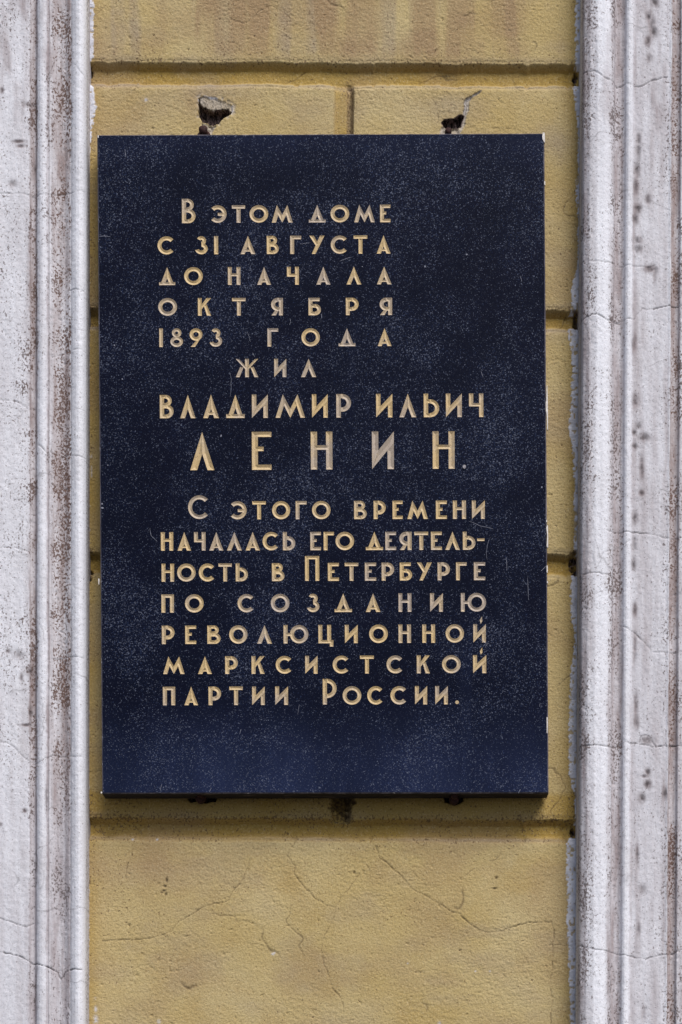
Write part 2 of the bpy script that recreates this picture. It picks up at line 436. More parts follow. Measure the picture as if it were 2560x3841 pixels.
def wall_field(u, v):
    """height (m) and marks of the yellow stucco"""
    h = np.zeros(u.shape)
    wob = 3.0 * vn(u, v * 0, 90, 50, 3) + 2.0 * vn(u, v * 0, 22, 50, 5)
    wob = wob + 7 * sst(.45, .8, vn(u, v * 0, 17, 50, 15)) * sst(-.2, .5, vn(u, v * 0, 140, 50, 16)) - 5 * sst(.5, .8, vn(u, v * 0, 26, 50, 17))
    dust_shade = np.zeros(u.shape); dirt_shade = np.zeros(u.shape); ochre_shade = np.zeros(u.shape)
    big = fbm(u, v, 260, seed=2, o=3)
    crk0 = 0.0
    for v0, v1 in GROOVES:
        a = v + wob * (0.9)
        dn = np.clip((a - v0) / 23, 0, 1) * (1 - sst(v1 - 20, v1 + 3, a + wob * .3))
        h -= GD * dn
        # a soft roll at the arrises
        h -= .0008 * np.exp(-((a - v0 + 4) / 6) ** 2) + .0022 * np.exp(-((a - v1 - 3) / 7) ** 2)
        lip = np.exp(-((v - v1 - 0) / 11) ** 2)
        dust_shade += lip * (.55 + .45 * vn(u, v, 160, 60, 8))
        dust_shade += .35 * np.exp(-((v - v0 + 10) / 14) ** 2) * (.5 + .5 * vn(u, v, 70, 30, 9))
        dirt_shade += .55 * np.exp(-((v - v0) / 12) ** 2) + .35 * np.exp(-((v - v1 - 14) / 18) ** 2) * (.5 + vn(u, v, 60, 30, 4))
        ochre_shade += .9 * dn  # ochre-brown paints recess shade into the groove
    # upright joints of the even courses
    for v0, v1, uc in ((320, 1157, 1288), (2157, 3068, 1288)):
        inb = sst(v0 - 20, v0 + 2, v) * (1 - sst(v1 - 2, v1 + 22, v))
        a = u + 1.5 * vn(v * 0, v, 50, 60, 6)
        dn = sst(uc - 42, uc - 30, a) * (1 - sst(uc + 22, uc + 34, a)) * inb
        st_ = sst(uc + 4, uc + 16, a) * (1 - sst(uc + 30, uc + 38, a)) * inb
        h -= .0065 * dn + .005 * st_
        dust_shade += .45 * st_; dirt_shade += .7 * st_ + .3 * np.exp(-((a - uc + 38) / 4) ** 2) * inb; ochre_shade += .7 * dn  # dark strip paints the shadow cast by the joint's right side
        if v0 > 2000:
            e_ = 1 - sst(.55, 1.0, np.hypot((u - uc) / 52, (v - 2990) / 78) + .3 * vn(u, v, 12, 12, 76) + .2 * vn(u, v, 5, 5, 77))
            h -= .004 * dn + .006 * e_
            dirt_shade += 2.5 * e_; crk0 = .85 * e_ * (.75 + .3 * vn(u, v, 7, 6, 78))
    dirt_shade += .8 * np.exp(-((u - 1288) / 40) ** 4) * np.exp(-((v - 3075) / 22) ** 2)
    # stucco lumps
    rough = .55 + .45 * sst(-.3, .4, fbm(u, v, 330, seed=21, o=2))
    uu = u + .45 * v; vv = v - .25 * u
    h += rough * (.00036 * fbm(uu, vv, 20, 12, seed=11, o=3, g=.7) + .00036 * vn(uu, vv, 7, 5, 13))
    h += .0008 * fbm(u, v, 190, seed=31, o=2)
    # the lower field is trowelled smoother
    pits = fbm(u, v, 13, seed=41, o=2)
    h -= .0010 * sst(.60, .80, pits)
    dirt_shade += .55 * sst(.62, .8, pits)
    # stains
    stv = fbm(u, v, 55, 900, seed=51, o=3)
    topm = 1 - sst(180, 240, v)
    dirt_shade += .45 * sst(.0, .5, stv) * topm
    dust_shade += .55 * sst(-.05, .45, stv) * topm
    dust_shade += .30 * sst(-.1, .5, fbm(u, v, 190, 120, seed=58, o=4)) * (1 - .8 * sst(2960, 2990, v) * (1 - sst(3150, 3165, v))); dirt_shade += .25 * sst(-.2, .5, fbm(u, v, 120, seed=59, o=3))
    ochre_shade += .75 * sst(2960, 2990, v) * (1 - sst(3150, 3165, v))  # painted shade under the plaque, down to the groove lip
    rusty = .75 * sst(-.25, .5, big) * np.exp(-(((u - 560) / 260) ** 2 + ((v - 3400) / 220) ** 2)) + .8 * topm * sst(-.05, .5, fbm(u, v, 75, 700, seed=61)) + .35 * sst(.0, .5, fbm(u, v, 240, 180, seed=62))
    dirt_shade += .5 * topm * sst(150, 225, v); dirt_shade += .5 * (np.exp(-((u - UL) / 22) ** 2) + np.exp(-((u - UR) / 26) ** 2)) * sst(-.5, .3, fbm(u, v, 30, 120, seed=66)); dirt_shade += .35 * sst(2960, 2990, v) * (1 - sst(3150, 3170, v))  # last term darkens the same strip under the plaque
    rusty += .35 * np.exp(-(((u - 770) / 150) ** 2 + ((v - 395) / 60) ** 2)) * sst(-.4, .4, fbm(u, v, 70, seed=63))
    dirt_shade += .7 * np.exp(-(((u - 590) / 190) ** 2 + ((v - 3330) / 170) ** 2)) * sst(-.3, .5, fbm(u, v, 90, seed=64))
    dust_shade += .5 * np.exp(-(((u - 800) / 180) ** 2 + ((v - 350) / 38) ** 2)) + .4 * np.exp(-(((u - 1630) / 120) ** 2 + ((v - 400) / 60) ** 2))
    dust_shade += .45 * np.exp(-(((u - 2050) / 70) ** 2 + ((v - 520) / 60) ** 2))
    # ochre-brown shade painted into the corners by the mouldings
    ochre_shade += .6 * np.exp(-((u - UL) / 34) ** 2) + .6 * np.exp(-((u - UR) / 40) ** 2) + .25 * sst(.0, .5, fbm(u, v, 200, seed=71))
    # cracks
    c = crack_field(CRY_UV, u, v, 1.6) * (.65 + .45 * vn(u, v, 45, 45, 73))
    h -= .0022 * c
    hair = np.exp(-(fbm(u + 12 * vn(u, v, 30, 30, 171), v + 12 * vn(u, v, 30, 30, 172), 240, seed=173, o=2) / .010) ** 2) * sst(.05, .4, fbm(u, v, 130, seed=175, o=2))
    crk = np.maximum(c * .85 + crk0, .5 * hair); h -= .0008 * hair
    # small chips of the surface near (770,3320)
    for cx, cy, rx, ry in ((628, 3305, 4, 9), (622, 3328, 6, 4), (618, 3345, 7, 3), (610, 3352, 6, 3), (625, 3358, 4, 5), (1868, 3290, 5, 5), (1333, 3272, 4, 4), (1862, 3330, 8, 3), (1560, 3380, 3, 3)):
        d = np.exp(-(((u - cx) / rx) ** 2 + ((v - cy) / ry) ** 2)); crk = np.maximum(crk, .8 * d); h -= .002 * d
    # damage above the plaque
    brick_shade = np.zeros(u.shape); bare = np.zeros(u.shape); white = np.zeros(u.shape)
    def near(P, pad=40):
        P = np.array(P); return (u > P[:, 0].min() - pad) & (u < P[:, 0].max() + pad) & (v > P[:, 1].min() - pad) & (v < P[:, 1].max() + pad)
    m = near(holeL)
    if m.any():
        x, y = u[m], v[m]
        x = x + 2.2 * vn(x, y, 9, 9, 81) + 1.8 * vn(x, y, 4, 4, 88); y = y + 2.2 * vn(x, y, 8, 8, 83) + 1.8 * vn(x, y, 4, 4, 89)
        i, d = poly_mask(holeL, x, y); sd_ = np.where(i, d, -d)
        ip, dp = poly_mask(plateL, x, y); sp_ = np.where(ip, dp, -dp) + 7 * (1 - sst(392, 408, y))
        deep = sst(-1, 5, sd_)
        ridge = .002 * np.sin((x * .9 + y * .25) * 1.1) * (1 + .5 * vn(x, y, 14, 14, 84))
        hh = -deep * (.0135 + .6 * ridge) + sst(-1.5, 1.5, sp_) * deep * .0118
        h[m] += hh
        brick_shade[m] = deep * (1 - sst(1.5, 4, sp_))  # dark brick carried over the hole's upper side as painted shade
        bare[m] = np.maximum(deep * sst(-1, 1.5, sp_) * .8, 0)
        halo = np.exp(-((sd_ + 5) / 6.0) ** 2) * sst(-.2, .4, vn(x, y, 11, 11, 82))
        bare[m] = np.maximum(bare[m], .6 * halo); h[m] -= .0012 * halo
        rim = np.exp(-((sd_ - 1) / 3.2) ** 2) * sst(.15, .5, vn(x, y, 26, 26, 85) + .5 * (y < 385) - .25)
        white[m] = np.maximum(white[m], rim * .9)
    for P, amt in ((bareL, .85), (bareR, .85)):
        m = near(P)
        if m.any():
            x, y = u[m], v[m]; i, d = poly_mask(P, x + 2 * vn(x, y, 10, 10, 86), y); s_ = sst(-2, 4, np.where(i, d, -d))
            bare[m] = np.maximum(bare[m], amt * s_); h[m] -= s_ * (.002 + .002 * vn(x, y, 9, 9, 87))
    m = near(holeR)
    if m.any():
        x, y = u[m], v[m]; x = x + 2.2 * vn(x, y, 8, 8, 91) + 1.8 * vn(x, y, 4, 4, 90); y = y + 2.2 * vn(x, y, 8, 8, 93) + 1.6 * vn(x, y, 4, 4, 92)
        i, d = poly_mask(holeR, x, y); s1 = sst(-1, 4, np.where(i, d, -d))
        i, d = poly_mask(deepR, x, y); s2 = sst(-1, 4, np.where(i, d, -d)); s2b = sst(-5, -1, np.where(i, d, -d))
        i, d = poly_mask(slitR, x, y); s3 = sst(-1.5, 2.5, np.where(i, d, -d))
        h[m] -= s1 * .002 + s2 * (.010 + .002 * np.sin(x * .25)) + s3 * .0008
        bare[m] = np.maximum(bare[m], s1 * .9); brick_shade[m] = np.maximum(brick_shade[m], s2b)  # wider dark brick mask paints shade on the hole's underside
        crk[m] = np.maximum(crk[m], np.clip(np.exp(-((d - 0) / 2.0) ** 2) * .7 * (1 - s2), 0, 1))
        white[m] = np.maximum(white[m], .4 * s3)
    for P in chipHoles:
        m = near(P)
        if m.any():
            x, y = u[m], v[m]; i, d = poly_mask(P, x + 3 * vn(x, y, 8, 8, 95), y + 3 * vn(x, y, 8, 8, 96)); s_ = sst(-1, 4, np.where(i, d, -d))
            h[m] -= s_ * .02; brick_shade[m] = np.maximum(brick_shade[m], s_)
    for (cx, cy), rx, ry in crumble:
        (cu, cv), = img_uv([(cx, cy)])
        d = np.hypot((u - cu) / rx, (v - cv) / ry) + .35 * vn(u, v, 9, 9, 97)
        s_ = 1 - sst(.7, 1.05, d)
        h -= s_ * (.006 + .006 * vn(u, v, 8, 8, 98)); brick_shade = np.maximum(brick_shade, s_ * sst(-.3, .3, vn(u, v, 10, 10, 99))); dirt_shade += s_ * 1.5
    # white paint lapping over the edge of the field
    re = np.interp(v, RAG[:, 0], RAG[:, 1]) + 4 * vn(u * 0, v, 10, 14, 101) + 3.5 * vn(u, v, 5, 6, 103)
    le = np.interp(v, LAG[:, 0], LAG[:, 1]) + 3 * vn(u * 0, v, 10, 12, 105) + 3.5 * vn(u, v, 5, 6, 107)
    wr = sst(-1, 1.5, u - re) * (h > -.008); wl = sst(-1, 1.5, le - u) * (h > -.008)
    holes = sst(.35, .5, vn(u, v, 8, 9, 109))
    pw = np.maximum(wr, wl) * (1 - .8 * holes)
    h += .0007 * pw
    white = np.maximum(white, pw)
    for cx, cy, r in ((546, 378, 6), (1028, 3580, 5), (1034, 3576, 4), (592, 3152, 4), (500, 3152, 4), (362, 3790, 5), (362, 3830, 8), (360, 3750, 4), (1536, 3612, 2.5), (1791, 3640, 3), (1845, 3640, 3), (600, 3835, 6), (1656, 3836, 6)):
        white = np.maximum(white, .85 * np.exp(-(((u - cx) / r) ** 2 + ((v - cy) / (r * (1 + (cx == 362)) )) ** 2)) * (vn(u, v, 4, 4, 111) > -.5))
    white = np.maximum(white, .6 * np.exp(-((u - 344) / 2.5) ** 2) * sst(1700, 1720, v) * (1 - sst(1790, 1800, v)) * sst(-.2, .2, vn(u, v, 20, 20, 112)))
    c01 = lambda z: np.clip(z, 0, 1)
    return h, np.stack([c01(dirt_shade), c01(dust_shade), c01(crk), c01(white)], -1), np.stack([c01(brick_shade), c01(bare), c01(rusty), c01(ochre_shade)], -1)

PL = [(-1500, 36), (112, 36), (119, 32), (134, 31), (140, 37), (150, 40.5), (160, 41.5), (172, 40.5), (178, 38), (182, 37), (186, 38.6), (190, 37.6), (194, 37), (198, 37), (212, 33.5), (228, 32.5), (245, 33.5), (262, 38), (266, 38), (272, 41), (285, 44.5), (297, 45.5), (309, 43), (317, 39.5), (322, 34)]
PR = [(2176, 30), (2179, 35), (2186, 40), (2208, 45), (2235, 47), (2262, 46.2), (2284, 43), (2297, 39), (2301, 34), (2306, 32.5), (2325, 32.5), (2336, 35), (2343, 39), (2352, 41), (2362, 40.5), (2369, 38), (2371, 36), (2504, 36), (2508, 37), (2512, 37), (2515, 31), (2530, 30), (2542, 31), (2547, 36), (4200, 36)]
def prof(P):
    a = np.array(P, float)
    x = np.array([flat(xx, 1900, hh / 1000)[0] for xx, hh in P])
    return x, a[:, 1] / 1000
PLx, PLh = prof(PL); PRx, PRh = prof(PR)
PLx[-1] = UL; PRx[0] = UR
BL = [(-3000, .40, .10, .3), (60, .42, .12, .3), (108, .55, .2, .5), (116, .85, .7, .8), (138, .85, .65, .8), (143, .2, .1, .2), (174, .22, .1, .2), (180, .55, .45, .2), (190, .3, .25, .3), (200, .85, .4, .9), (235, 1.0, .5, 1), (262, .95, .4, 1), (272, .22, .08, .3), (300, .12, .02, .1), (322, .12, .05, .1)]
BR = [(2176, .65, .9, .25), (2192, .75, .65, .2), (2208, .72, .3, .2), (2228, .45, .15, .3), (2238, .18, .03, .3), (2275, .22, .06, .3), (2288, .75, .3, .2), (2298, .85, .45, .2), (2306, .6, .6, .3), (2332, .6, .55, .5), (2343, .2, .08, .1), (2366, .2, .08, .1), (2374, .35, .35, .2), (2410, .25, .28, .2), (2480, .3, .25, .2), (2500, .6, .3, .2), (2510, .3, .1, .2), (2516, .9, .8, 1), (2541, .9, .8, 1), (2550, .7, .3, .4), (4200, .4, .2, .2)]
def white_field(u, v, side):
    if side == 'L':
        h = np.interp(u, PLx, PLh); B = np.array(BL); 
    else:
        h = np.interp(u, PRx, PRh); B = np.array(BR)
    bx = np.array([flat(x, 1900, .038)[0] for x in B[:, 0]])
    wu = u + 3 * vn(u * 0, v, 10, 60, 121) + 2.5 * vn(u, v, 9, 14, 122)
    den = np.interp(wu, bx, B[:, 1]); mau = np.interp(wu, bx, B[:, 2]); brn = np.interp(wu, bx, B[:, 3])
    lowv = sst(2600, 3300, v)
    if side == 'L':
        flatm = u < bx[2]
        den = np.where(flatm, den * (1 - .75 * lowv), den * (1 - .35 * lowv))
        brn = brn * (1 - .8 * lowv)
        mau = mau * (1 + .25 * lowv)
    den = den * (.8 + .5 * fbm(u, v, 40, 260, seed=124, o=3))
    mau = mau * (1 + .7 * fbm(u, v, 20, 400, seed=125, o=3))
    up = 1 - sst(300, 900, v)
    mau = mau + .25 * up * sst(.1, .6, fbm(u, v, 60, 200, seed=127))
    # weathered surface
    h = h + .0009 * fbm(u, v, 60, 400, seed=131, o=3) + .00042 * fbm(u, v, 10, 13, seed=133, o=2, g=.8)
    h = h - .0011 * sst(.45, .75, fbm(u, v, 11, 15, seed=135, o=2)) * sst(.2, .8, den)
    c = crack_field(CRW_UV, u, v, 1.7) * (.75 + .35 * vn(u, v, 45, 45, 74))
    h = h - .0022 * c
    hair = np.exp(-(fbm(u + 10 * vn(u, v, 26, 26, 181), v + 10 * vn(u, v, 26, 26, 182), 260, 180, seed=183, o=2) / .009) ** 2) * sst(.05, .4, fbm(u, v, 120, seed=185, o=2))
    dark = np.maximum(c * .9, .42 * hair)
    den = den + (.6 if side == 'L' else .3) * sst(.12, .5, fbm(u, v, 75, 60, seed=187, o=3)) * (1 - .6 * lowv) * np.clip(den * 2 - .25, 0, 1)
    for x, y, a, b, k in SP_UV:
        a *= 1.25; b *= 1.2
        m = (np.abs(u - x) < a * 3.2) & (np.abs(v - y) < b * 3.2)
        if m.any():
            g = np.exp(-((u[m] - x) / a) ** 2 - ((v[m] - y) / b) ** 2)
            n = .45 + .55 * sst(-.45, .35, fbm(u[m], v[m], 8, 11, seed=137, o=2) + .6 * (g - .45))
            dark[m] = np.maximum(dark[m], .95 * k * g ** .8 * n)
            mau[m] = mau[m] + .7 * k * g
            h[m] -= .0012 * g * n
    c01 = lambda z: np.clip(z, 0, 1)
    return h, np.stack([c01(den * 1.15), c01(mau * 2.1), c01(dark), c01(brn)], -1)

def grid(name, blocks, fn, mat, parent):
    """blocks: list of (U array, V array) sheets joined into one part"""
    Vs, Fs, M1, M2 = [], [], [], []; off = 0
    for U, W in blocks:
        u, v = np.meshgrid(U, W)
        r = fn(u, v)
        x, y = uv2plane(u, v)
        X, Y, Z = to_world(x, y, r[0])
        Vs.append(np.stack([X, Y, Z], -1).reshape(-1, 3)); M1.append(r[1].reshape(-1, 4))
        if len(r) > 2: M2.append(r[2].reshape(-1, 4))
        nu, nv = len(U), len(W)
        idx = np.arange(nu * nv).reshape(nv, nu) + off
        Fs.append(np.stack([idx[1:, :-1], idx[1:, 1:], idx[:-1, 1:], idx[:-1, :-1]], -1).reshape(-1, 4))
        off += nu * nv
    return mesh_np(name, np.concatenate(Vs), np.concatenate(Fs), mat, parent, True, np.concatenate(M1), np.concatenate(M2) if M2 else None)

def ax(*segs):
    """axis points from (start, end, step) runs"""
    out = []
    for a, b, st in segs:
        n = max(1, int(round((b - a) / st)))
        out += list(np.linspace(a, b, n + 1)[:-1])
    out.append(segs[-1][1])
    return np.array(out)

FU = ax((UL, UR, 3.0))                                   # full width, fine
HU = ax((UL, 470, 3.0), (470, 1980, 30), (1980, UR, 3.0))    # coarse where the plaque hides it
CU = ax((UL, UR, 24))

wall = empty("stucco_wall", (float(to_world(1250, 0, 0)[0]), 0, 0))
tag(wall, "yellow ochre stucco wall with recessed grooves and hairline cracks behind the dark plaque", "wall")
YB = 8930
def vax(a, b):
    """rows of one region: fine in view, coarse out of it"""
    segs = []
    for x0, x1, st in ((-1500, -110, 40), (-110, 3960, 3.0), (3960, YB, 40)):
        lo, hi = max(a, x0), min(b, x1)
        if hi > lo: segs.append((lo, hi, st))
    return ax(*segs)
# blocks between the grooves; joints are the groove beds
edges = [-1500]
for v0, v1 in GROOVES: edges += [v0 - 6, v1 + 6]
edges.append(YB)
for i in range(len(edges) - 1):
    a, b = edges[i], edges[i + 1]
    if b <= a or a > YB: continue
    b = min(b, YB)
    joint = i % 2 == 1
    nm = "groove" if joint else "stucco_block"
    out = b < -110 or a > 3960
    if out:
        grid(nm, [(CU, vax(a, b))], wall_field, YEL, wall); continue
    def sheets(ua, ub):
        f = FU[(FU >= ua - .01) & (FU <= ub + .01)]; hcoarse = HU[(HU >= ua - .01) & (HU <= ub + .01)]
        res = []
        for lo, hi, U in ((-1500, 560, f), (560, 2910, hcoarse), (2910, YB, f)):
            l2, h2 = max(a, lo), min(b, hi)
            if h2 > l2: res.append((U, vax(l2, h2)))
        return res
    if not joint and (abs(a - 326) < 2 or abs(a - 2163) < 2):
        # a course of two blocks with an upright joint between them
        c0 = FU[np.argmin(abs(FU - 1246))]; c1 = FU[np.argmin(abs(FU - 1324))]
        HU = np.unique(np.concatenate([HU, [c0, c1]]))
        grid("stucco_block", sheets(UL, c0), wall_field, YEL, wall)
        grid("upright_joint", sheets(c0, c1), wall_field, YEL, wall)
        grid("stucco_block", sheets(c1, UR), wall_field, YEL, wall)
    else:
        grid(nm, sheets(UL, UR), wall_field, YEL, wall)

# ------------------------------------------------------------------ white mouldings
def pilaster(side, label, cuts):
    X0, X1 = (UL, UR)
    x = X0 if side == 'L' else X1
    base = empty("moulded_pilaster", (float(to_world(x, 0, 0)[0]), 0, 0))
    tag(base, label, "moulding")
    V = vax(-1500, YB)
    V = np.unique(np.concatenate([ax((-1500, -110, 60)), ax((-110, 3960, 3.2)), ax((3960, YB, 60))]))
    for nm, a, b in cuts:
        pa = float(flat(a, 1900, .037)[0]); pb = float(flat(b, 1900, .037)[0])
        if nm == 'roll' and side == 'L': pb = UL
        if nm == 'roll' and side == 'R': pa = UR
        st = 2.6
        if nm == 'flat_band':
            U = ax((-1500, -60, 60), (-60, pb, 3.2)) if side == 'L' else (ax((pa, pb, 3.2)) if b < 3000 else ax((pa, 2620, 3.2), (2620, 4200, 60)))
        else:
            U = ax((pa, pb, st))
        grid(nm, [(U, V)], lambda u, v: white_field(u, v, side), WHI, base)
    # the return that runs back to the wall, roughened
    ue = UL if side == 'L' else UR
    n = 9
    t = np.linspace(0, 1, n)
    tt, vv = np.meshgrid(t, V)
    hf, mk = white_field(np.full_like(vv, ue), vv, side)
    hh = hf * tt - .022 * (1 - tt)
    uu = ue + (1 if side == 'L' else -1) * (.8 * vn(hh * 2500, vv, 10, 16, 141) * np.sin(tt * math.pi) + 0.0)
    xx, yy = uv2plane(uu, vv)
    Xw, Yw, Zw = to_world(xx, yy, hh)
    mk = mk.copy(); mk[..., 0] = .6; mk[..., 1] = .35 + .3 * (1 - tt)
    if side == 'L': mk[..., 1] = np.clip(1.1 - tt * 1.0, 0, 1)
    idx = np.arange(tt.size).reshape(tt.shape)
    F = np.stack([idx[1:, :-1], idx[1:, 1:], idx[:-1, 1:], idx[:-1, :-1]], -1).reshape(-1, 4)
    if side == 'L': F = F[:, ::-1]
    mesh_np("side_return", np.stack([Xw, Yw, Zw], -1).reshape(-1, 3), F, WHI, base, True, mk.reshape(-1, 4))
    return base

pilaster('L', "white plaster moulding with brown speckled hollow, close beside the plaque edge",
         [("flat_band", -1500, 112), ("groove", 112, 139), ("bead", 139, 177), ("fillet", 177, 197), ("hollow", 197, 264), ("roll", 264, 322)])
pilaster('R', "white plaster moulding with wide round roll and black mould stains down its flat band",
         [("roll", 2176, 2299), ("hollow", 2299, 2340), ("bead", 2340, 2371), ("flat_band", 2371, 2510), ("groove", 2510, 2546), ("flat_band", 2546, 4200)])

# ------------------------------------------------------------------ glyphs (x right, y down, in a W x H box, stroke t)
def R_(x0, y0, x1, y1): return ('q', [(x0, y0), (x1, y0), (x1, y1), (x0, y1)])
def Q_(*p): return ('q', list(p))
def A_(cx, cy, rx, ry, a0, a1, t): return ('a', cx, cy, rx, ry, a0, a1, t)     # degrees, counter-clockwise, 0 = right, 90 = up
def bowl(x0, x1, y0, y1, t):
    r = (y1 - y0) / 2; xc = max(x0, x1 - r); th = t * .92
    return [R_(x0, y0, xc + .5, y0 + th), R_(x0, y1 - th, xc + .5, y1), A_(xc, y0 + r, x1 - xc, r, -90, 90, t)]
def flipx(ps, W):
    o = []
    for p in ps:
        if p[0] == 'q': o.append(('q', [(W - x, y) for x, y in p[1]][::-1]))
        else:
            _, cx, cy, rx, ry, a0, a1, t = p
            o.append(('a', W - cx, cy, rx, ry, 180 - a1, 180 - a0, t))
    return o
def legs(W, H, t, m=0.0):
    b = t * 1.08; w = W - 2 * m; yi = H * b / (w / 2)
    return [Q_((W / 2, 0), (m, H), (m + b, H), (W / 2, yi)), Q_((W / 2, 0), (W / 2, yi), (W - m - b, H), (W - m, H))]
def glyph(c, W, H, t):
    tb = t * .95
    if c in '1I': return [R_(0, 0, W, H)]
    if c == 'О': return [A_(W / 2, H / 2, W / 2, H / 2, 0, 360, t)]
    if c == 'С':
        r = H / 2; return [A_(r, r, min(r, W * .56), r, 42, 318, t)]
    if c == 'Э':
        r = H / 2; return flipx([A_(r, r, min(r, W * .56), r, 44, 318, t)], W) + [R_(W * .46, H * .43, W - t * .6, H * .60)]
    if c in 'З3':
        return [A_(W * .50, H * .255, W * .37, H * .255, -88, 152, t * .9), A_(W * .50, H * .69, W * .50, H * .31, -165, 88, t * .95)]
    if c == '8': return [A_(W / 2, H * .245, W * .37, H * .245, 0, 360, t * .82), A_(W / 2, H * .715, W / 2, H * .285, 0, 360, t * .9)]
    if c == '9':
        return [A_(W / 2, H * .335, W / 2, H * .335, 0, 360, t), Q_((W * .985, H * .40), (W * .72, H * .52), (W * .07, H), (W * .42, H))]
    if c == 'А':
        yb = .74 * H; x = W / 2 * (yb / H)
        return legs(W, H, t) + [R_(W / 2 - x + t * .6, yb, W / 2 + x - t * .6, .86 * H)]
    if c == 'Л': return legs(W, H, t)
    if c == 'Д': return legs(W, H, t, W * .07) + [R_(0, H * .835, W, H)]
    if c == 'Т': return [R_(0, 0, W, tb * .9), R_(W / 2 - t / 2, tb * .5, W / 2 + t / 2, H)]
    if c == 'М':
        a = W * .25; b = t * 1.05; m = H / (W / 2 - a + b)
        v = b * m; yv = H - v
        k = H / a     # outer leg slope
        # leg inner line through (b,H) parallel to the outer; meets the diagonal's upper line (a,0)-(W/2,H-v)
        md = (H - v) / (W / 2 - a)
        # x = b + (H-y)/k ; y = md*(x-a)
        x = (b + H / k + md * a / k) / (1 + md / k); y = md * (x - a)
        L = [Q_((a, 0), (0, H), (b, H), (x, y)), Q_((a, 0), (W / 2, H - v), (W / 2, H), (a, v))]
        return L + flipx(L, W)
    if c == 'Н': return [R_(0, 0, t, H), R_(W - t, 0, W, H), R_(t * .5, H * .36, W - t * .5, H * .36 + t * .72)]
    if c == 'Ч': return [R_(0, 0, t, H * .55), R_(W - t, 0, W, H), R_(t * .4, H * .55 - t * .75, W - t * .4, H * .55)]
    if c == 'В': return [R_(0, 0, t, H)] + bowl(t * .5, W * .87, 0, H * .50, t * .88) + bowl(t * .5, W, H * .415, H, t * .95)
    if c == 'Р': return [R_(0, 0, t, H)] + bowl(t * .5, W, 0, H * .75, t)
    if c == 'Я': return flipx([R_(0, 0, t, H)] + bowl(t * .5, W, 0, H * .75, t) + [Q_((W * .36, H * .68), (W * .62, H * .68), (W * .98, H), (W * .98 - t * 1.15, H))], W)
    if c == 'Б': return [R_(0, 0, t, H), R_(t * .5, 0, W * .9, tb * .9)] + bowl(t * .5, W, H * .36, H, t * .95)
    if c == 'Ь': return [R_(0, 0, t, H)] + bowl(t * .5, W, H * .24, H, t * .95)
    if c == 'Г': return [R_(0, 0, t, H), R_(t * .5, 0, W, tb * .95)]
    if c == 'Е': return [R_(0, 0, t, H), R_(t * .5, 0, W, tb * .9), R_(t * .5, H * .39, W * .60, H * .39 + tb * .78), R_(t * .5, H - tb * .9, W, H)]
    if c in 'ИЙ':
        v = 1.5 * t if H < 100 else 1.75 * t
        m = (H - v) / W
        L = [Q_((0, 0), (t, 0), (t, m * (W - t)), (0, H)), Q_((0, H), (0, H - v), (W, 0), (W, v)), Q_((W, 0), (W, H), (W - t, H), (W - t, H - m * (W - t)))]
        if c == 'Й': L.append(Q_((W * .60, -H * .02), (W * .52, -H * .22), (W * .70, -H * .42), (W * .73, -H * .16)))
        return L
    if c == 'К': return [R_(0, 0, t, H), Q_((W - t * 1.15, 0), (W, 0), (t * .8, H * .68), (t * .8, H * .42)), Q_((W * .42, H * .36), (W * .66, H * .36), (W, H), (W - t * 1.1, H))]
    if c == 'У': return [Q_((W - t * 1.15, 0), (W, 0), (W * .40, H), (W * .16, H)), Q_((0, 0), (t * 1.1, 0), (W * .60, H * .46), (W * .46, H * .60))]
    if c == 'П': return [R_(0, 0, t, H), R_(W - t, 0, W, H), R_(t * .5, 0, W - t * .5, tb * .9)]
    if c == 'Ю': return [R_(0, 0, t, H), R_(t * .5, H * .43, W - H + t * .6, H * .43 + t * .75), A_(W - H / 2, H / 2, H / 2, H / 2, 0, 360, t)]
    if c == 'Ц':
        w = W * .855; return [R_(0, 0, t, H), R_(w - t, 0, w, H), R_(t * .5, H - tb * .85, W, H), R_(W - t * .9, H - tb * .5, W, H * 1.18)]
    if c == 'Ж':
        c0 = W / 2
        L = [Q_((0, 0), (W * .15, .02 * H), (c0, H * .48), (c0, H * .66)), Q_((W * .20, H * .44), (W * .35, H * .46), (W * .17, H), (0, H))]
        return L + flipx(L, W) + [R_(c0 - t / 2, 0, c0 + t / 2, H)]
    if c == '-': return [R_(0, 0, W, H)]
    if c == '.': return [A_(W / 2, H / 2, W / 2, H / 2, 0, 360, W / 2 * .98)]
    raise ValueError(c)

k3 = 500 / 1568.0
def T(x0, s): return [(c, x0 + a * k3, x0 + b * k3) for c, a, b in s]
